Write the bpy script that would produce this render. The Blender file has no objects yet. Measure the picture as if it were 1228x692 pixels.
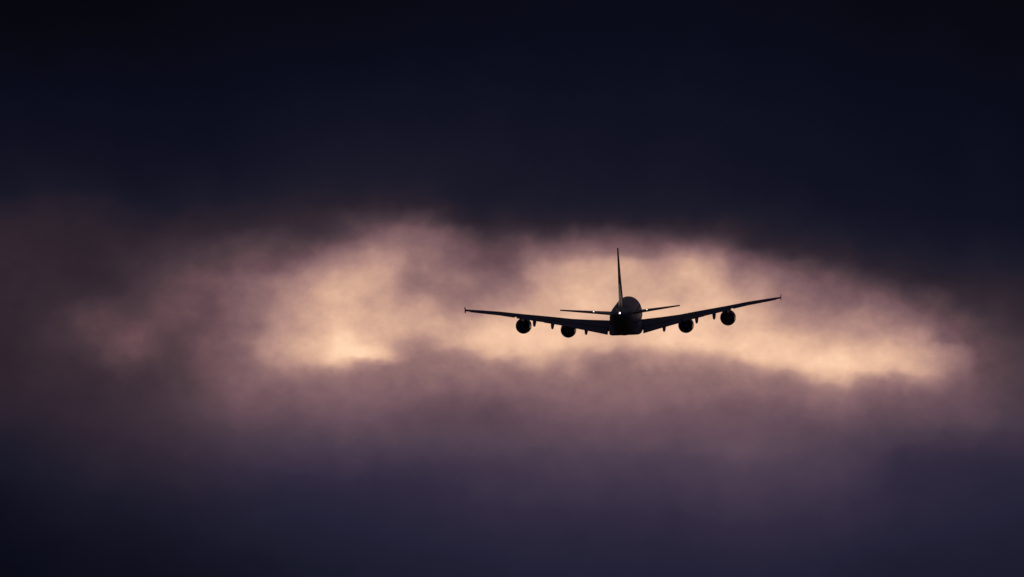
import bpy, bmesh, math, random
from mathutils import Vector, Matrix
R = math.radians
S = bpy.context.scene
COL = S.collection

# ------------------------------------------------------------------ camera
cam_d = bpy.data.cameras.new('camera')
cam = bpy.data.objects.new('camera', cam_d); COL.objects.link(cam)
cam.location = (0, 0, 1.7)
cam.rotation_euler = (R(99.0), 0, 0)          # long lens aimed nine degrees above the horizon
cam_d.sensor_width = 36.0
cam_d.lens = 167.97
cam_d.clip_start = 1.0
cam_d.clip_end = 200000.0
S.camera = cam

# ------------------------------------------------------------------ exposure
S.view_settings.view_transform = 'Standard'
S.view_settings.look = 'None'
S.view_settings.exposure = 0.0
S.view_settings.gamma = 1.0
S.view_settings.use_curve_mapping = False

SUN_AZ, SUN_EL = 3.0, 9.0                     # degrees, behind the cloud bank the aircraft flies towards

# ------------------------------------------------------------------ world: dusk sky behind a deck of cloud
def lin(c):
    c = c / 255.0
    return c / 12.92 if c <= 0.04045 else ((c + 0.055) / 1.055) ** 2.4
def rgb(r, g, b): return (lin(r), lin(g), lin(b), 1.0)

W = bpy.data.worlds.new('World'); S.world = W
W.use_nodes = True
nt = W.node_tree; nt.nodes.clear()
def node(t, **kw):
    n = nt.nodes.new(t)
    for k, v in kw.items(): setattr(n, k, v)
    return n
def plug(sock, v):
    if hasattr(v, 'is_output'): nt.links.new(v, sock)
    else: sock.default_value = v
def M(op, a, b=None, c=None, clamp=False):
    n = node('ShaderNodeMath', operation=op); n.use_clamp = clamp
    plug(n.inputs[0], a)
    if b is not None: plug(n.inputs[1], b)
    if c is not None: plug(n.inputs[2], c)
    return n.outputs[0]
def smooth(v, a, b, lo=0.0, hi=1.0):
    n = node('ShaderNodeMapRange', interpolation_type='SMOOTHSTEP')
    plug(n.inputs[0], v)
    for i, x in enumerate((a, b, lo, hi)): n.inputs[i + 1].default_value = x
    return n.outputs[0]
tc = node('ShaderNodeTexCoord')
nrm = node('ShaderNodeVectorMath', operation='NORMALIZE'); nt.links.new(tc.outputs['Generated'], nrm.inputs[0])
sep = node('ShaderNodeSeparateXYZ'); nt.links.new(nrm.outputs[0], sep.inputs[0])
az0 = M('MULTIPLY', M('ARCTAN2', sep.outputs[0], sep.outputs[1]), 57.29578)
el0 = M('MULTIPLY', M('ARCSINE', sep.outputs[2]), 57.29578)

def noise(scale, detail, rough, stretch=1.0, seed=0.0, tilt=0.0):
    mp = node('ShaderNodeMapping')
    nt.links.new(nrm.outputs[0], mp.inputs[0])
    mp.inputs['Rotation'].default_value = (0, R(tilt), 0)
    mp.inputs['Scale'].default_value = (57.3, 57.3, 57.3 * stretch)
    mp.inputs['Location'].default_value = (seed, seed * 0.37, -seed)
    n = node('ShaderNodeTexNoise')
    nt.links.new(mp.outputs[0], n.inputs['Vector'])
    n.inputs['Scale'].default_value = scale
    n.inputs['Detail'].default_value = detail
    n.inputs['Roughness'].default_value = rough
    return n
# billows push the cloud edges about
nA = noise(0.9, 3.0, 0.4, 1.2, 11.0)
sA = node('ShaderNodeSeparateColor'); nt.links.new(nA.outputs['Color'], sA.inputs[0])
nB = noise(2.6, 3.5, 0.45, 1.1, 37.0)
sB = node('ShaderNodeSeparateColor'); nt.links.new(nB.outputs['Color'], sB.inputs[0])
daz = M('ADD', M('MULTIPLY', M('SUBTRACT', sA.outputs[0], 0.5), 0.40), M('MULTIPLY', M('SUBTRACT', sB.outputs[0], 0.5), 0.30))
del_ = M('ADD', M('MULTIPLY', M('SUBTRACT', sA.outputs[1], 0.5), 0.16), M('MULTIPLY', M('SUBTRACT', sB.outputs[1], 0.5), 0.22))
az = M('ADD', az0, daz)
el = M('ADD', el0, del_)

# how thin the cloud deck is: profiles over elevation, one per half degree of azimuth
# (first number of a pair: degrees of elevation, second: brightness let through, 0-255)
PROFILE = {
 -6.14: [(13.96, 6), (12.46, 6), (11.46, 11), (10.46, 19), (10.06, 26), (9.86, 37), (9.46, 49), (8.96, 49), (8.46, 48), (7.96, 47), (7.46, 42), (7.16, 31), (6.86, 26), (6.46, 16), (5.96, 13), (5.56, 10), (2.06, 8)],
 -5.64: [(13.96, 6), (12.46, 6), (11.46, 11), (10.46, 20), (10.16, 27), (9.86, 39), (9.46, 47), (8.96, 52), (8.56, 59), (8.16, 59), (7.66, 49), (7.46, 45), (7.16, 36), (6.86, 29), (6.46, 22), (5.96, 15), (5.56, 13), (2.06, 8)],
 -5.14: [(13.96, 6), (12.46, 6), (11.46, 12), (10.46, 19), (10.26, 23), (9.86, 40), (9.46, 45), (9.06, 50), (8.76, 73), (8.61, 89), (8.46, 84), (8.16, 58), (7.86, 54), (7.46, 51), (7.16, 45), (6.86, 39), (6.46, 26), (5.96, 18), (5.56, 15), (2.06, 8)],
 -4.64: [(13.96, 6), (12.46, 6), (11.46, 11), (10.46, 17), (10.26, 19), (9.86, 33), (9.46, 51), (9.06, 64), (8.76, 70), (8.51, 93), (8.31, 108), (8.16, 99), (7.86, 64), (7.46, 57), (7.16, 51), (6.86, 42), (6.46, 28), (5.96, 19), (5.56, 15), (2.06, 8)],
 -4.14: [(13.96, 6), (12.46, 7), (11.46, 11), (10.46, 18), (9.96, 27), (9.76, 41), (9.46, 62), (9.16, 80), (8.96, 95), (8.74, 102), (8.56, 90), (8.36, 76), (8.16, 72), (7.86, 66), (7.66, 65), (7.46, 64), (7.16, 58), (6.86, 45), (6.46, 33), (5.96, 21), (5.56, 17), (2.06, 8)],
 -3.64: [(13.96, 6), (12.46, 8), (11.46, 11), (10.46, 18), (10.16, 26), (9.86, 36), (9.56, 54), (9.26, 86), (9.06, 105), (8.86, 100), (8.56, 104), (8.36, 110), (8.16, 110), (7.96, 108), (7.46, 82), (7.16, 61), (6.86, 50), (6.46, 36), (5.96, 25), (5.56, 18), (2.06, 8)],
 -3.14: [(13.96, 6), (12.46, 8), (11.46, 12), (10.46, 20), (10.16, 26), (9.86, 41), (9.56, 72), (9.26, 108), (8.96, 138), (8.66, 142), (8.46, 129), (8.31, 138), (8.16, 129), (7.96, 127), (7.66, 111), (7.46, 97), (7.16, 69), (6.86, 55), (6.46, 39), (5.96, 27), (5.56, 19), (2.06, 8)],
 -2.64: [(13.96, 6), (12.46, 8), (11.46, 13), (10.46, 24), (10.16, 31), (9.90, 42), (9.59, 68), (9.29, 126), (9.07, 174), (8.73, 192), (8.51, 180), (8.29, 205), (8.16, 203), (8.03, 164), (7.86, 135), (7.64, 106), (7.46, 91), (7.16, 76), (6.86, 58), (6.46, 39), (5.96, 30), (5.56, 23), (2.06, 8)],
 -2.14: [(13.96, 6), (12.46, 8), (11.46, 13), (10.46, 25), (10.16, 31), (9.90, 53), (9.68, 64), (9.51, 111), (9.33, 151), (9.07, 212), (8.73, 221), (8.47, 247), (8.29, 262), (8.16, 243), (8.08, 221), (7.97, 164), (7.77, 133), (7.46, 109), (7.16, 77), (6.86, 59), (6.46, 41), (5.96, 31), (5.56, 24), (2.06, 8)],
 -1.64: [(13.96, 6), (12.46, 8), (11.46, 14), (10.46, 26), (10.16, 33), (9.90, 60), (9.72, 106), (9.51, 149), (9.33, 195), (9.07, 204), (8.81, 188), (8.59, 214), (8.38, 213), (8.25, 252), (8.14, 171), (8.03, 132), (7.77, 124), (7.46, 103), (7.16, 79), (6.86, 60), (6.46, 42), (5.96, 34), (5.56, 27), (2.06, 8)],
 -1.14: [(13.96, 6), (12.46, 9), (11.46, 14), (10.46, 26), (10.16, 33), (9.94, 63), (9.81, 81), (9.59, 136), (9.33, 145), (9.12, 142), (8.86, 192), (8.64, 209), (8.46, 190), (8.34, 158), (8.21, 142), (8.03, 142), (7.77, 126), (7.46, 91), (7.16, 75), (6.86, 57), (6.46, 45), (5.96, 36), (5.56, 29), (2.06, 8)],
 -0.64: [(13.96, 6), (12.46, 9), (11.46, 14), (10.46, 24), (10.16, 25), (9.90, 30), (9.68, 74), (9.46, 106), (9.25, 126), (9.03, 155), (8.81, 139), (8.64, 169), (8.51, 183), (8.38, 214), (8.25, 171), (8.12, 155), (7.86, 131), (7.46, 94), (7.16, 82), (6.86, 63), (6.46, 50), (5.96, 37), (5.56, 31), (2.06, 8)],
 -0.14: [(13.96, 6), (12.46, 9), (11.46, 15), (10.46, 23), (10.16, 24), (9.90, 33), (9.64, 57), (9.42, 89), (9.16, 106), (8.94, 140), (8.77, 184), (8.60, 220), (8.42, 238), (8.29, 244), (8.16, 174), (8.03, 147), (7.77, 126), (7.46, 88), (7.16, 83), (6.86, 65), (6.46, 53), (5.96, 40), (5.56, 32), (2.06, 8)],
 0.36: [(13.96, 6), (12.46, 10), (11.46, 14), (10.46, 22), (10.16, 27), (9.90, 32), (9.68, 54), (9.51, 99), (9.33, 152), (9.16, 191), (8.94, 200), (8.66, 222), (8.42, 246), (8.25, 229), (8.08, 194), (7.95, 148), (7.71, 130), (7.46, 111), (7.16, 86), (6.86, 68), (6.46, 56), (5.96, 42), (5.56, 34), (2.06, 8)],
 0.86: [(13.96, 6), (12.46, 10), (11.46, 14), (10.46, 22), (10.16, 24), (9.90, 31), (9.72, 53), (9.55, 118), (9.38, 162), (9.16, 223), (8.94, 232), (8.66, 228), (8.42, 232), (8.29, 209), (8.16, 165), (7.95, 145), (7.71, 126), (7.46, 113), (7.16, 85), (6.86, 71), (6.46, 58), (5.96, 40), (5.56, 36), (2.06, 8)],
 1.36: [(13.96, 6), (12.46, 10), (11.46, 14), (10.46, 20), (10.16, 24), (9.90, 30), (9.72, 62), (9.53, 110), (9.38, 128), (9.16, 205), (8.94, 206), (8.66, 207), (8.42, 207), (8.32, 210), (8.21, 153), (8.03, 141), (7.76, 134), (7.46, 115), (7.16, 90), (6.86, 69), (6.46, 55), (5.96, 42), (5.56, 35), (2.06, 8)],
 1.86: [(13.96, 6), (12.46, 10), (11.46, 14), (10.46, 21), (10.16, 25), (9.90, 29), (9.72, 48), (9.55, 80), (9.38, 154), (9.20, 186), (8.99, 193), (8.73, 233), (8.46, 256), (8.29, 220), (8.16, 172), (8.03, 150), (7.76, 135), (7.46, 108), (7.16, 90), (6.86, 72), (6.46, 55), (5.96, 40), (5.56, 35), (2.06, 8)],
 2.36: [(13.96, 6), (12.46, 10), (11.46, 14), (10.46, 20), (10.16, 23), (9.90, 27), (9.72, 49), (9.55, 113), (9.38, 173), (9.20, 217), (8.99, 227), (8.73, 234), (8.46, 227), (8.34, 233), (8.21, 199), (8.08, 170), (7.77, 131), (7.46, 110), (7.16, 97), (6.86, 76), (6.46, 60), (5.96, 44), (5.56, 35), (2.06, 8)],
 2.86: [(13.96, 6), (12.46, 9), (11.46, 13), (10.46, 18), (10.16, 20), (9.86, 31), (9.59, 42), (9.42, 87), (9.25, 127), (9.07, 168), (8.90, 191), (8.73, 210), (8.51, 213), (8.29, 250), (8.16, 241), (8.08, 197), (7.95, 154), (7.76, 135), (7.46, 105), (7.16, 96), (6.86, 80), (6.46, 64), (5.96, 45), (5.56, 35), (2.06, 8)],
 3.36: [(13.96, 6), (12.46, 9), (11.46, 13), (10.46, 17), (10.16, 20), (9.76, 28), (9.46, 45), (9.29, 93), (9.07, 131), (8.86, 146), (8.68, 158), (8.46, 205), (8.29, 226), (8.16, 225), (8.03, 204), (7.90, 148), (7.76, 139), (7.46, 98), (7.16, 89), (6.86, 72), (6.46, 57), (5.96, 45), (5.56, 36), (2.06, 8)],
 3.86: [(13.96, 6), (12.46, 9), (11.46, 12), (10.46, 16), (10.16, 16), (9.76, 26), (9.42, 46), (9.20, 73), (8.99, 114), (8.81, 132), (8.64, 163), (8.46, 188), (8.29, 223), (8.06, 252), (7.90, 231), (7.80, 159), (7.64, 131), (7.46, 114), (7.16, 80), (6.86, 72), (6.46, 58), (5.96, 42), (5.56, 33), (2.06, 8)],
 4.36: [(13.96, 6), (12.46, 8), (11.46, 11), (10.46, 15), (10.16, 16), (9.76, 21), (9.38, 32), (9.16, 55), (8.99, 82), (8.81, 123), (8.64, 160), (8.42, 178), (8.25, 222), (8.08, 240), (7.95, 153), (7.86, 128), (7.66, 111), (7.46, 87), (7.16, 72), (6.86, 60), (6.46, 51), (5.96, 37), (5.56, 30), (2.06, 8)],
 4.86: [(13.96, 6), (12.46, 8), (11.46, 11), (10.46, 14), (10.16, 16), (9.76, 19), (9.36, 31), (9.16, 36), (8.94, 71), (8.73, 115), (8.55, 142), (8.38, 184), (8.21, 206), (8.03, 216), (7.92, 185), (7.81, 142), (7.66, 105), (7.46, 91), (7.16, 69), (6.86, 47), (6.46, 44), (5.96, 35), (5.56, 27), (2.06, 8)],
 5.36: [(13.96, 6), (12.46, 8), (11.46, 11), (10.46, 13), (10.16, 14), (9.76, 18), (9.36, 26), (8.94, 43), (8.73, 60), (8.51, 103), (8.34, 114), (8.16, 163), (8.03, 146), (7.90, 127), (7.71, 108), (7.46, 92), (7.16, 63), (6.86, 48), (6.46, 41), (5.96, 33), (5.56, 27), (2.06, 8)],
 5.86: [(13.96, 6), (12.46, 7), (11.46, 10), (10.46, 16), (10.16, 16), (9.76, 18), (9.36, 28), (8.94, 46), (8.46, 78), (8.16, 91), (7.96, 90), (7.46, 84), (7.16, 57), (6.86, 44), (6.46, 39), (5.96, 31), (5.56, 26), (2.06, 8)],
 6.14: [(13.96, 6), (12.46, 7), (11.46, 10), (10.46, 11), (10.16, 13), (9.76, 15), (9.36, 21), (8.94, 36), (8.46, 51), (8.16, 67), (7.96, 66), (7.46, 64), (7.16, 63), (6.86, 45), (6.46, 37), (5.96, 30), (5.56, 27), (2.06, 8)],
}
t = M('DIVIDE', M('SUBTRACT', 14.0, el), 12.0, clamp=True)
azc = M('MINIMUM', M('MAXIMUM', az, -6.6), 6.3)
num = den = None
for k, prof in PROFILE.items():
    fc = node('ShaderNodeFloatCurve')
    cv = fc.mapping.curves[0]
    pts = sorted(((14 - e) / 12.0, s / 255.0) for e, s in prof)
    cv.points[0].location = pts[0]; cv.points[1].location = pts[-1]
    for p in pts[1:-1]: cv.points.new(*p)
    fc.mapping.update()
    nt.links.new(t, fc.inputs[1])
    d = M('SUBTRACT', azc, k)
    w = M('EXPONENT', M('MULTIPLY', M('MULTIPLY', d, d), -1.0 / (2 * 0.24 ** 2)))
    v = M('MULTIPLY', w, fc.outputs[0])
    num = v if num is None else M('ADD', num, v)
    den = w if den is None else M('ADD', den, w)
s = M('DIVIDE', num, den)
# darker all round, away from the break in the cloud
far = smooth(M('ABSOLUTE', az0), 8.0, 22.0, 1.0, 0.0)
s = M('ADD', M('MULTIPLY', s, far), M('MULTIPLY', M('SUBTRACT', 1.0, far), 0.13))
# unseen bright cloud break, added further right to give right-hand faces a sheen
side = M('MULTIPLY', M('MULTIPLY', smooth(az0, 11.0, 17.0), smooth(az0, 40.0, 27.0)), M('MULTIPLY', smooth(el0, 1.0, 4.5), smooth(el0, 16.0, 8.0)))
s = M('ADD', s, M('MULTIPLY', side, 0.75))
# soft mottling, strongest in the half-lit cloud
nC = noise(1.7, 3.0, 0.42, 1.3, 71.0, 18.0)
nD = noise(4.2, 3.5, 0.5, 1.3, 5.0, -14.0)
nE = noise(13.0, 3.0, 0.6, 1.2, 23.0, 9.0)
mott = M('ADD', M('MULTIPLY', M('SUBTRACT', nE.outputs[0], 0.5), 0.07), M('ADD', M('MULTIPLY', M('SUBTRACT', nC.outputs[0], 0.5), 0.24), M('MULTIPLY', M('SUBTRACT', nD.outputs[0], 0.5), 0.20)))
amp = M('MULTIPLY', smooth(s, 0.02, 0.40, 0.35, 1.0), smooth(s, 1.25, 0.6, 0.5, 1.0))
low = smooth(el0, 7.2, 8.2, 0.55, 1.0)
s = M('MULTIPLY', s, M('ADD', 1.0, M('MULTIPLY', M('MULTIPLY', mott, amp), low)))

def ramp(stops):
    n = node('ShaderNodeValToRGB')
    e = n.color_ramp.elements
    e[0].position = stops[0][0]; e[0].color = rgb(*stops[0][1])
    e[1].position = stops[-1][0]; e[1].color = rgb(*stops[-1][1])
    for p, c in stops[1:-1]:
        x = e.new(p); x.color = rgb(*c)
    nt.links.new(s, n.inputs[0])
    return n.outputs[0]
upper = ramp([(0, (3, 4, 8)), (.03, (8, 9, 17)), (.05, (12, 14, 30)), (.10, (25, 25, 40)), (.18, (46, 37, 47)), (.22, (56, 44, 54)), (.30, (77, 60, 67)),
              (.39, (100, 74, 81)), (.49, (125, 94, 99)), (.57, (145, 110, 110)), (.70, (180, 139, 130)), (.83, (213, 169, 146)), (.95, (243, 197, 166)), (1.0, (254, 213, 180))])
lower = ramp([(0, (3, 4, 8)), (.05, (13, 14, 25)), (.10, (26, 27, 44)), (.137, (34, 33, 53)), (.20, (50, 43, 64)), (.30, (77, 63, 81)),
              (.42, (107, 84, 99)), (.49, (126, 96, 109)), (.60, (155, 118, 122)), (.70, (181, 140, 133)), (.83, (213, 169, 147)), (.95, (243, 197, 166)), (1.0, (254, 213, 180))])
mixf = M('MULTIPLY', smooth(el0, 8.2, 6.6), smooth(az0, -4.6, -2.2, 0.35, 1.0))
mx = node('ShaderNodeMix', data_type='RGBA')
plug(mx.inputs[0], mixf); plug(mx.inputs[6], upper); plug(mx.inputs[7], lower)
# the deck is browner, less blue, towards the left
warm = node('ShaderNodeMix', data_type='RGBA', blend_type='MULTIPLY')
plug(warm.inputs[0], M('MULTIPLY', smooth(az0, -2.6, -5.6), smooth(az0, -30.0, -12.0))); nt.links.new(mx.outputs[2], warm.inputs[6]); warm.inputs[7].default_value = (0.98, 0.93, 0.93, 1)
bg_cloud = node('ShaderNodeBackground'); nt.links.new(warm.outputs[2], bg_cloud.inputs[0]); bg_cloud.inputs[1].default_value = 1.0
# the clear dusk sky above the clouds, all but hidden by them
sky = node('ShaderNodeTexSky', sky_type='NISHITA')
sky.sun_disc = False
sky.sun_elevation = R(SUN_EL); sky.sun_rotation = R(SUN_AZ)
thr = M('MULTIPLY', M('POWER', s, 2.0), 0.01)
tint = node('ShaderNodeVectorMath', operation='SCALE'); nt.links.new(sky.outputs[0], tint.inputs[0]); nt.links.new(thr, tint.inputs['Scale'])
bg_sky = node('ShaderNodeBackground'); nt.links.new(tint.outputs[0], bg_sky.inputs[0]); bg_sky.inputs[1].default_value = 0.05
add = node('ShaderNodeAddShader'); nt.links.new(bg_cloud.outputs[0], add.inputs[0]); nt.links.new(bg_sky.outputs[0], add.inputs[1])
out = node('ShaderNodeOutputWorld'); nt.links.new(add.outputs[0], out.inputs[0])
W.cycles.sampling_method = 'MANUAL'; W.cycles.sample_map_resolution = 2048

# ------------------------------------------------------------------ sun, dimmed by the cloud it stands behind
sd = bpy.data.lights.new('sun', 'SUN'); sd.energy = 0.06; sd.angle = R(12); sd.color = (1.0, 0.72, 0.5)
sun = bpy.data.objects.new('sun', sd); COL.objects.link(sun)
tosun = Vector((math.sin(R(SUN_AZ)) * math.cos(R(SUN_EL)), math.cos(R(SUN_AZ)) * math.cos(R(SUN_EL)), math.sin(R(SUN_EL))))
sun.rotation_euler = tosun.to_track_quat('Z', 'Y').to_euler()
sun.location = (0, 0, 50)

# ------------------------------------------------------------------ materials
def mat(name, col, rough=0.4, metal=0.0, dirt=0.12, scale=0.6, emit=None, es=0.0, coat=0.0):
    m = bpy.data.materials.new(name); m.use_nodes = True
    n = m.node_tree.nodes; l = m.node_tree.links
    b = n['Principled BSDF']
    b.inputs['Roughness'].default_value = rough
    b.inputs['Metallic'].default_value = metal
    b.inputs['Coat Weight'].default_value = coat
    if emit:
        b.inputs['Base Color'].default_value = (*col, 1)
        b.inputs['Emission Color'].default_value = (*emit, 1)
        b.inputs['Emission Strength'].default_value = es
        return m
    t = n.new('ShaderNodeTexCoord'); z = n.new('ShaderNodeTexNoise')
    z.inputs['Scale'].default_value = scale; z.inputs['Detail'].default_value = 6
    l.new(t.outputs['Object'], z.inputs['Vector'])
    r = n.new('ShaderNodeValToRGB')
    r.color_ramp.elements[0].position = .3; r.color_ramp.elements[1].position = .7
    r.color_ramp.elements[0].color = (*[c * (1 - dirt) for c in col], 1)
    r.color_ramp.elements[1].color = (*[min(1, c * (1 + dirt * .5)) for c in col], 1)
    l.new(z.outputs[0], r.inputs[0]); l.new(r.outputs[0], b.inputs['Base Color'])
    q = n.new('ShaderNodeMapRange'); q.inputs[3].default_value = rough * .8; q.inputs[4].default_value = min(1, rough * 1.25)
    l.new(z.outputs[0], q.inputs[0]); l.new(q.outputs[0], b.inputs['Roughness'])
    return m
WHITE = mat('white_aircraft_paint', (.60, .61, .62), .55)
GREY = mat('grey_wing_paint', (.30, .31, .33), .5)
COWL = mat('nacelle_paint', (.55, .56, .57), .3)
METAL = mat('bare_metal', (.55, .54, .53), .45, .85)
HOT = mat('heat_stained_metal', (.34, .30, .27), .5, .5)
DARK = mat('dark_duct', (.14, .14, .15), .5)
GLASS = mat('window_glass', (.03, .032, .035), .6)
LAMP = mat('lamp_white', (.9, .9, .9), .3, emit=(1, .97, .95), es=4)
LAMP2 = mat('logo_lamp_glass', (.9, .9, .9), .3, emit=(1, .93, .85), es=2.5)
GRASS = mat('grass_ground', (.045, .06, .025), .95, 0, .5, .02)
# fin paint: pale with broad dark swooping bands
FIN = bpy.data.materials.new('banded_fin_paint'); FIN.use_nodes = True
n = FIN.node_tree.nodes; l = FIN.node_tree.links
def fm(op, a, b, c=None):
    q = n.new('ShaderNodeMath'); q.operation = op
    for i, v in enumerate((a, b, c)):
        if v is None: continue
        if hasattr(v, 'is_output'): l.new(v, q.inputs[i])
        else: q.inputs[i].default_value = v
    return q.outputs[0]
t_ = n.new('ShaderNodeTexCoord'); sx = n.new('ShaderNodeSeparateXYZ'); l.new(t_.outputs['Object'], sx.inputs[0])
up = fm('SUBTRACT', sx.outputs[2], 4.4)                                   # metres above the fin's root
back = fm('SUBTRACT', fm('SUBTRACT', 30 - 58.4, sx.outputs[1]), fm('MULTIPLY', up, .66))   # metres behind its leading edge
f_ = fm('DIVIDE', back, fm('SUBTRACT', 13.0, fm('MULTIPLY', up, .58)))
edge = fm('ADD', fm('MULTIPLY', up, .055), .50)                            # slanting boundary between the two bands
low_band = fm('MULTIPLY', fm('GREATER_THAN', f_, edge), fm('LESS_THAN', up, 5.5))
mid_band = fm('MULTIPLY', fm('MULTIPLY', fm('LESS_THAN', f_, fm('SUBTRACT', edge, .25)), fm('GREATER_THAN', up, 4.6)), fm('LESS_THAN', up, 8.6))
lit = fm('MAXIMUM', low_band, mid_band)
rp = n.new('ShaderNodeValToRGB'); l.new(lit, rp.inputs[0])
rp.color_ramp.elements[0].color = (.03, .03, .03, 1); rp.color_ramp.elements[1].color = (.66, .64, .58, 1)
l.new(rp.outputs[0], n['Principled BSDF'].inputs['Base Color']); n['Principled BSDF'].inputs['Roughness'].default_value = .75; n['Principled BSDF'].inputs['Specular IOR Level'].default_value = .12

# ------------------------------------------------------------------ helpers
def tag(o, **kw):
    for k, v in kw.items(): o[k] = v
    return o
def obj(name, bm, m, parent=None, smooth_=True):
    me = bpy.data.meshes.new(name)
    bmesh.ops.recalc_face_normals(bm, faces=bm.faces)
    bm.to_mesh(me); bm.free()
    me.materials.append(m)
    if smooth_:
        for p in me.polygons: p.use_smooth = True
        try: me.set_sharp_from_angle(angle=R(40))
        except Exception: pass
    o = bpy.data.objects.new(name, me); COL.objects.link(o)
    if parent: o.parent = parent
    return o
def loft(rings, cap=True, closed=True, bm=None):
    bm = bm or bmesh.new()
    vs = [[bm.verts.new(p) for p in r] for r in rings]
    n = len(rings[0])
    for a, b in zip(vs, vs[1:]):
        for i in range(n if closed else n - 1):
            j = (i + 1) % n
            bm.faces.new((a[i], a[j], b[j], b[i]))
    if cap:
        bm.faces.new(vs[0]); bm.faces.new(list(reversed(vs[-1])))
    return bm
def P(xa, y, z): return Vector((y, 30.0 - xa, z))      # xa metres aft of the nose, y to the right, z up

# ------------------------------------------------------------------ ground
bm = bmesh.new()
N = 64
rr = [0, 50, 400, 3000, 20000, 90000]
c0 = bm.verts.new((0, 0, 0)); prev = None
for r_ in rr[1:]:
    ring = [bm.verts.new((r_ * math.cos(2 * math.pi * i / N), r_ * math.sin(2 * math.pi * i / N), 0)) for i in range(N)]
    for i in range(N):
        j = (i + 1) % N
        bm.faces.new((c0, ring[i], ring[j]) if prev is None else (prev[i], ring[i], ring[j], prev[j]))
    prev = ring
tag(obj('ground', bm, GRASS, None, False), kind='structure')

# ------------------------------------------------------------------ the airliner
DIST = 1206.0
AZ, EL = 1.385, 8.668
plane = bpy.data.objects.new('airliner', None); COL.objects.link(plane)
plane.location = Vector(cam.location) + DIST * Vector((math.sin(R(AZ)) * math.cos(R(EL)), math.cos(R(AZ)) * math.cos(R(EL)), math.sin(R(EL))))
plane.rotation_mode = 'XYZ'
YAW, PITCH, ROLL = AZ + 1.95, EL + 2.8, -1.8
plane.rotation_euler = (Matrix.Rotation(R(-YAW), 3, 'Z') @ Matrix.Rotation(R(PITCH), 3, 'X') @ Matrix.Rotation(R(ROLL), 3, 'Y')).to_euler('XYZ')
plane.empty_display_size = 5
tag(plane, label='dark double-deck airliner with four engines flying away, seen from behind against glowing clouds', category='airliner')

# fuselage
ST = [(0.0, -1.75, -1.87, .06), (.15, -1.45, -2.2, .38), (.5, -.95, -2.6, .8), (1.2, -.2, -3.1, 1.32), (2.5, .8, -3.55, 1.95), (4, 1.95, -3.85, 2.45), (6, 3.05, -4.05, 2.95),
      (8, 3.7, -4.15, 3.25), (11, 4.12, -4.2, 3.5), (14, 4.2, -4.2, 3.57), (22, 4.2, -4.2, 3.57), (30, 4.2, -4.2, 3.57), (38, 4.2, -4.2, 3.57), (45, 4.2, -4.15, 3.57),
      (49, 4.2, -3.8, 3.5), (52, 4.19, -3.3, 3.38), (56, 4.17, -2.4, 3.1), (60, 4.1, -1.3, 2.7), (64, 3.98, .05, 2.18), (67, 3.82, 1.05, 1.7), (69.5, 3.62, 1.8, 1.2),
      (71.2, 3.42, 2.25, .78), (72.2, 3.22, 2.55, .42), (72.45, 3.1, 2.65, .26)]
def fus_ring(xa, zt, zb, hw, n=64):
    zc = zb + (zt - zb) * .47
    pts = []
    for i in range(n):
        a = 2 * math.pi * i / n
        ca, sa = math.cos(a), math.sin(a)
        e = .96
        y = hw * math.copysign(abs(ca) ** e, ca)
        z = zc + (zt - zc if sa > 0 else zc - zb) * math.copysign(abs(sa) ** e, sa)
        pts.append(P(xa, y, z))
    return pts
fus = obj('fuselage', loft([fus_ring(*s_) for s_ in ST]), WHITE, plane)
# exhaust of the auxiliary power unit
def lathe(profile, cx, cy, cz, n=40, cap=True, ysign=1):
    return loft([[P(cx + dx, cy + r * math.cos(2 * math.pi * i / n), cz + r * math.sin(2 * math.pi * i / n)) for i in range(n)] for dx, r in profile], cap=cap)
obj('tail_exhaust', lathe([(0, .24), (.35, .2), (.35, .15), (.1, .14)], 72.4, 0, 2.88, 20), HOT, plane)
lb = bmesh.new(); bmesh.ops.create_uvsphere(lb, u_segments=16, v_segments=10, radius=.185, matrix=Matrix.Translation(P(73.3, 0, 2.84)))
obj('tail_light', lb, LAMP, plane)
# cabin windows: two decks, two sides
def hw_at(xa, z):
    for a, b in zip(ST, ST[1:]):
        if a[0] <= xa <= b[0]:
            f = (xa - a[0]) / (b[0] - a[0]); zt, zb, hw = [a[i] + (b[i] - a[i]) * f for i in (1, 2, 3)]
            zc = zb + (zt - zb) * .47
            s_ = abs(z - zc) / ((zt - zc) if z > zc else (zc - zb))
            sa = min(1, s_) ** (1 / .96)
            return hw * math.sqrt(max(0, 1 - sa * sa)) ** .96
    return 0
for sgn in (-1, 1):
    for z, x0, x1 in ((-.55, 9, 58), (2.0, 9.5, 55)):
        wb = bmesh.new(); x = x0
        while x < x1:
            y0_, y1_ = hw_at(x, z - .2) + .012, hw_at(x, z + .2) + .012
            q = [P(x, sgn * y0_, z - .2), P(x + .28, sgn * y0_, z - .2), P(x + .28, sgn * y1_, z + .2), P(x, sgn * y1_, z + .2)]
            wb.faces.new([wb.verts.new(v) for v in q]); x += .535
        tag(obj('cabin_windows', wb, GLASS, plane, False), kind='stuff')
for sgn in (-1, 1):
    for k in range(3):
        cb = bmesh.new()
        xs = 2.35 + k * .62
        q = []
        for (dx, z) in ((0, .02 + k * .05), (.55, .05 + k * .05), (.62, .62 + k * .1), (.18, .56 + k * .1)):
            q.append(P(xs + dx, sgn * (hw_at(xs + dx, z) + .03), z))
        cb.faces.new([cb.verts.new(v) for v in q])
        obj('cockpit_window', cb, GLASS, plane, False)

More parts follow.
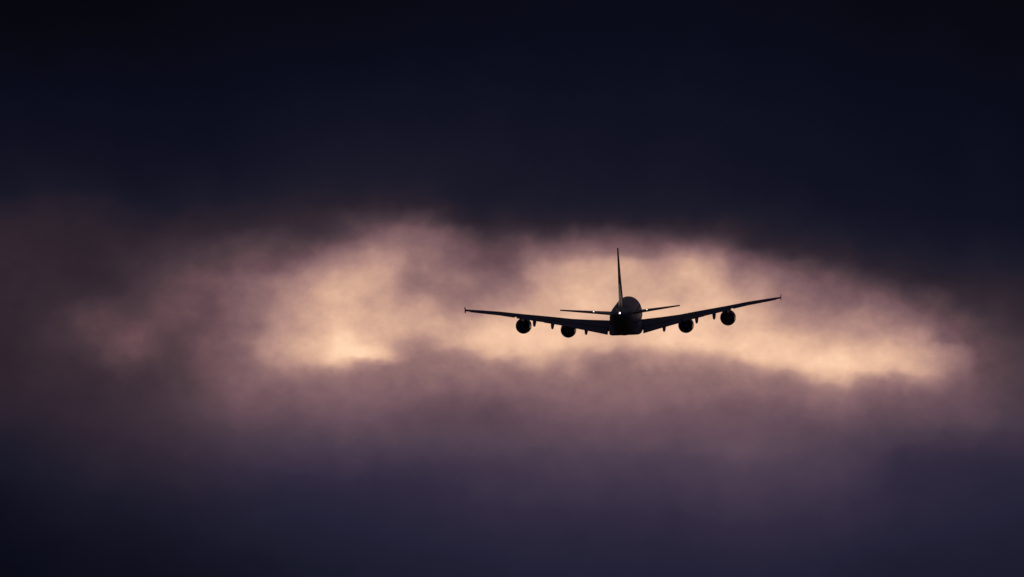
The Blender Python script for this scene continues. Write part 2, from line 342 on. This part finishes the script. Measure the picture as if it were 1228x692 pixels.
# belly fairing
BF = [(17, .3, .6), (19, 2.6, -.55), (22, 3.75, -.95), (26, 4.0, -1.0), (32, 4.05, -1.02), (38, 4.05, -1.0), (43, 3.95, -.92), (46, 3.5, -.7), (49, 2.4, -.3), (51.5, .3, .3)]
rings = []
for xa, hw, dz in BF:
    zb = -3.25 + dz
    zt = -1.2
    pts = []
    for i in range(48):
        a = 2 * math.pi * i / 48; ca, sa = math.cos(a), math.sin(a); e = .26
        pts.append(P(xa, hw * math.copysign(abs(ca) ** e, ca), (zt + zb) / 2 + (zt - zb) / 2 * math.copysign(abs(sa) ** e, sa)))
    rings.append(pts)
obj('belly_fairing', loft(rings), WHITE, plane)

# ---- wings
def naca(x, t):
    return 5 * t * (.2969 * math.sqrt(x) - .126 * x - .3516 * x * x + .2843 * x ** 3 - .1015 * x ** 4)
def camber(x, m=.018, p=.45):
    return m / p ** 2 * (2 * p * x - x * x) if x < p else m / (1 - p) ** 2 * (1 - 2 * p + 2 * p * x - x * x)
# half span, leading edge aft of nose, chord, height of chord line at 30 %, incidence, thickness ratio
WG = [(2.4, 20.6, 19.6, -2.75, 3.6, .125), (4.3, 22.1, 18.6, -2.55, 3.4, .12), (9.0, 25.6, 15.9, -1.75, 2.3, .11), (13.5, 28.9, 13.6, -.95, 1.4, .10),
      (18.0, 32.2, 11.9, 0.0, 1.1, .095), (25.7, 37.7, 8.9, 1.45, .9, .10), (31, 41.5, 6.9, 2.5, .9, .115), (36, 45.1, 5.2, 3.3, .9, .125), (39.2, 47.4, 4.0, 3.85, .5, .10)]
def wsec(y):
    y = abs(y)
    for a, b in zip(WG, WG[1:]):
        if y <= b[0] or b is WG[-1]:
            f = (y - a[0]) / (b[0] - a[0]); return [a[i] + (b[i] - a[i]) * f for i in range(6)]
def place(sec, u, w, sgn, defl=0.0, hinge=.76, drop=0.0, aft=0.0):
    y, xle, c, zq, inc, t = sec
    X, Z = u * c, w * c
    if defl:
        hx = hinge * c; dx, dz = X - hx, Z; a = R(defl)
        X = hx + dx * math.cos(a) + dz * math.sin(a) + aft; Z = -dx * math.sin(a) + dz * math.cos(a) - drop
    a = R(inc); dx = X - .3 * c
    return P(xle + .3 * c + dx * math.cos(a) + Z * math.sin(a), sgn * y, zq - dx * math.sin(a) + Z * math.cos(a))
def foil(t, u0, u1, n=16, cam_=True):
    us = [u0 + (u1 - u0) * (1 - math.cos(math.pi * k / n)) / 2 for k in range(n + 1)]
    up = [(u, naca(u, t) + (camber(u) if cam_ else 0)) for u in us]
    lo = [(u, -naca(u, t) * .9 + (camber(u) if cam_ else 0)) for u in reversed(us)]
    if u0 == 0: lo = lo[:-1]
    return up + lo
def wing_piece(y0, y1, sgn, u0, u1, defl=0, drop=0, aft=0, n=6, extra=()):
    ys = sorted(set([y0 + (y1 - y0) * k / n for k in range(n + 1)] + [e for e in extra if y0 < e < y1]))
    return loft([[place(wsec(y), u, w, sgn, defl, .76, drop, aft) for u, w in foil(wsec(y)[5], u0, u1)] for y in ys])
def flap_piece(y0, y1, sgn, defl, drop, aft, u0=.76, n=4):
    rings = []
    for k in range(n + 1):
        s_ = wsec(y0 + (y1 - y0) * k / n); t = s_[5]
        base = camber(u0); th = naca(u0, t)
        pts = []
        prof = [(0, 0), (.04, .55), (.15, .9), (.35, .9), (.65, .5), (1, .03), (1, -.03), (.65, -.35), (.35, -.7), (.15, -.8), (.04, -.5)]
        for a, b in prof:
            u = u0 + (1 - u0) * a
            pts.append(place(s_, u, camber(u) + b * th, sgn, defl, u0, drop, aft))
        rings.append(pts)
    return loft(rings)
FLAP = 8.0
for sgn in (-1, 1):
    wb = loft([[place(wsec(y), u, w, sgn) for u, w in foil(wsec(y)[5], 0, .80)] for y in [g[0] for g in WG[:-1]] + [38.2]])
    wing = obj('wing', wb, GREY, plane)
    tipb = wing_piece(38.21, 39.2, sgn, 0, .995, n=2)
    obj('wing_tip', tipb, GREY, wing)
    for (a, b, d, dr, af) in ((4.45, 14.0, FLAP, .10, .35), (14.5, 20.0, FLAP - 1.5, .08, .25), (20.03, 26.7, FLAP - 3, .06, .2)):
        obj('flap', flap_piece(a, b, sgn, d, dr, af), GREY, wing)
    for (a, b) in ((27.25, 30.9), (30.97, 34.6), (34.67, 38.0)):
        obj('aileron', flap_piece(a, b, sgn, 4, .02, .02), GREY, wing)
    # flap track fairings
    for y in (9.75, 18.0, 22.4):
        s_ = wsec(y); c = s_[2]; L = 4.6 if y < 20 else 4.0
        x_te = s_[1] + c; zte = s_[3] - .7 * c * math.sin(R(s_[4]))
        fb = loft([[P(x_te - L * .72 + L * f, sgn * y + r * .46 * math.cos(2 * math.pi * i / 16), zte - .35 - d + r * .62 * math.sin(2 * math.pi * i / 16)) for i in range(16)]
                   for f, r, d in ((0, .05, -.1), (.12, .55, -.05), (.3, .9, .05), (.5, 1, .2), (.7, .9, .5), (.90, .75, .9), (1, .42, 1.12))])
        obj('flap_track_fairing', fb, GREY, wing)
    # wingtip fence
    s_ = wsec(39.2); z0 = s_[3]; x0 = s_[1]
    fb = bmesh.new()
    out_ = [(x0 + .3, z0 - .02), (x0 + 1.4, z0 + .2), (x0 + 3.6, z0 + 1.0), (x0 + 4.3, z0 + .95), (x0 + 4.2, z0 + .1), (x0 + 4.3, z0 - .5), (x0 + 3.7, z0 - .55), (x0 + 1.5, z0 - .25)]
    a_ = [fb.verts.new(P(x, sgn * 39.12, z)) for x, z in out_]; b_ = [fb.verts.new(P(x, sgn * 39.28, z)) for x, z in out_]
    fb.faces.new(a_); fb.faces.new(b_[::-1])
    for i in range(len(out_)):
        j = (i + 1) % len(out_); fb.faces.new((a_[i], b_[i], b_[j], a_[j]))
    obj('wingtip_fence', fb, WHITE, wing, False)

# ---- engines
def make_engine():
    e = lathe([(5.9, 1.62), (5.9, 1.665), (4.9, 1.85), (3.6, 1.97), (2.2, 2.0), (1.0, 1.93), (.3, 1.78), (.05, 1.66), (0, 1.56), (.15, 1.46), (.6, 1.4), (1.6, 1.45), (2.4, 1.5), (5.2, 1.6), (5.9, 1.62)], 0, 0, 0, 48, cap=False)
    bmesh.ops.remove_doubles(e, verts=e.verts, dist=.0005)
    eng = obj('engine', e, COWL, plane)
    obj('intake_lip', lathe([(.32, 1.795), (.05, 1.68), (-.02, 1.56), (.14, 1.44), (.4, 1.39)], 0, 0, 0, 48, cap=False), METAL, eng)
    obj('fan', lathe([(.9, .02), (1.3, .35), (1.55, .42), (1.6, 1.43), (1.75, 1.43), (1.8, .4)], 0, 0, 0, 36), DARK, eng)
    obj('core_cowl', lathe([(1.8, .9), (3.6, 1.12), (4.8, 1.15), (5.9, 1.02), (7.3, .70), (7.3, .66), (6.0, .72)], 0, 0, 0, 36), HOT, eng)
    obj('exhaust_cone', lathe([(6.2, .5), (7.2, .44), (8.1, .22), (8.5, .04)], 0, 0, 0, 24), METAL, eng)
    obj('guide_vanes', lathe([(4.0, 1.1), (4.02, 1.55)], 0, 0, 0, 36, cap=False), DARK, eng)
    return eng
proto = make_engine()
SPOTS = [(-14.9, 23.4, -3.1), (14.9, 23.4, -3.1), (-25.7, 32.6, -1.18), (25.7, 32.6, -1.18)]
for i, (y, x, z) in enumerate(SPOTS):
    if i == 0: e = proto
    else:
        e = proto.copy(); COL.objects.link(e); e.parent = plane
        for ch in list(proto.children):
            c = ch.copy(); COL.objects.link(c); c.parent = e
    e.location = (y, -x, z)         # mesh already carries the +30 of P()
    # pylon
    s_ = wsec(y); c = s_[2]; zl = s_[3]
    top = []
    pb = bmesh.new()
    prof = [(x + .9, z + 1.9, z + 2.0), (x + 2.5, z + 1.7, min(z + 2.5, zl - .3)), (x + 5.2, z + 1.0, min(z + 3.1, zl - .1)), (x + 7.6, z + .9, zl - .1), (x + 10.2, z + 1.7, zl - .25), (x + 12.0, zl - .75, zl - .35)]
    rings = []
    for k, (px, zb, zt) in enumerate(prof):
        w = (.12, .26, .34, .34, .22, .06)[k]
        rings.append([P(px, y - w, zb), P(px, y + w, zb), P(px, y + w, zt), P(px, y - w, zt)])
    obj('engine_pylon', loft(rings), GREY, plane, False)

# ---- horizontal stabiliser
HT = [(1.4, 59.6, 11.0, 2.25, .095), (2.4, 60.4, 10.3, 2.35, .095), (14.6, 69.0, 3.9, 3.95, .09)]
def hsec(y):
    a, b = (HT[0], HT[1]) if y <= HT[1][0] else (HT[1], HT[2])
    f = (y - a[0]) / (b[0] - a[0]); s_ = [a[i] + (b[i] - a[i]) * f for i in range(5)]
    return [s_[0], s_[1], s_[2], s_[3], -2.6, s_[4]]
def hpiece(ys, sgn, u0, u1):
    return loft([[place(hsec(y), u, w, sgn) for u, w in foil(hsec(y)[5], u0, u1, 12, False)] for y in ys])
for sgn in (-1, 1):
    ht = obj('horizontal_stabilizer', hpiece([1.4, 2.4, 6, 10, 14.6], sgn, 0, .70), WHITE, plane)
    for a, b in ((2.75, 8.2), (8.28, 14.4)):
        obj('elevator', hpiece([a, (a + b) / 2, b], sgn, .705, 1.0), WHITE, ht)
    # logo light shining on the fin
    s_ = hsec(6.5); p = place(s_, .80, .02, sgn)
    lb = bmesh.new(); bmesh.ops.create_uvsphere(lb, u_segments=14, v_segments=8, radius=.165, matrix=Matrix.Translation(p) @ Matrix.Diagonal((1, 1.3, .8, 1)))
    obj('logo_light', lb, LAMP2, ht)
    ld = bpy.data.lights.new('logo_lamp', 'SPOT'); ld.energy = 900 if sgn < 0 else 200; ld.spot_size = R(75); ld.spot_blend = .8; ld.color = (1, .9, .78); ld.shadow_soft_size = .12
    lo = bpy.data.objects.new('logo_lamp', ld); COL.objects.link(lo); lo.parent = plane
    lo.location = p + Vector((0, 0, .45))
    lo.rotation_euler = (P(67.5, 0, 9.0) - lo.location).to_track_quat('-Z', 'Y').to_euler()

# ---- vertical fin and rudder
FN = [(3.2, 57.0, 14.2, .10), (4.4, 58.4, 13.0, .092), (18.55, 67.8, 4.7, .065)]
def fsec(z):
    a, b = (FN[0], FN[1]) if z <= FN[1][0] else (FN[1], FN[2])
    f = (z - a[0]) / (b[0] - a[0]); return [a[i] + (b[i] - a[i]) * f for i in range(4)]
def fpiece(zs, u0, u1):
    return loft([[P(fsec(z)[1] + u * fsec(z)[2], w * fsec(z)[2], z) for u, w in foil(fsec(z)[3], u0, u1, 12, False)] for z in zs])
fin = obj('tail_fin', fpiece([3.2, 4.4, 8, 12, 16, 18.3, 18.55], 0, .70), FIN, plane)
obj('dorsal_fillet', loft([[P(52.5, .05, 4.0), P(52.5, -.05, 4.0), P(52.5, 0, 4.22)], [P(56, .2, 4.0), P(56, -.2, 4.0), P(56, 0, 4.75)], [P(60.5, .3, 4.0), P(60.5, -.3, 4.0), P(60.5, 0, 6.4)]]), FIN, fin)
for a, b in ((4.3, 11.2), (11.28, 18.4)):
    obj('rudder', fpiece([a, (a + b) / 2, b], .705, 1.0), FIN, fin)
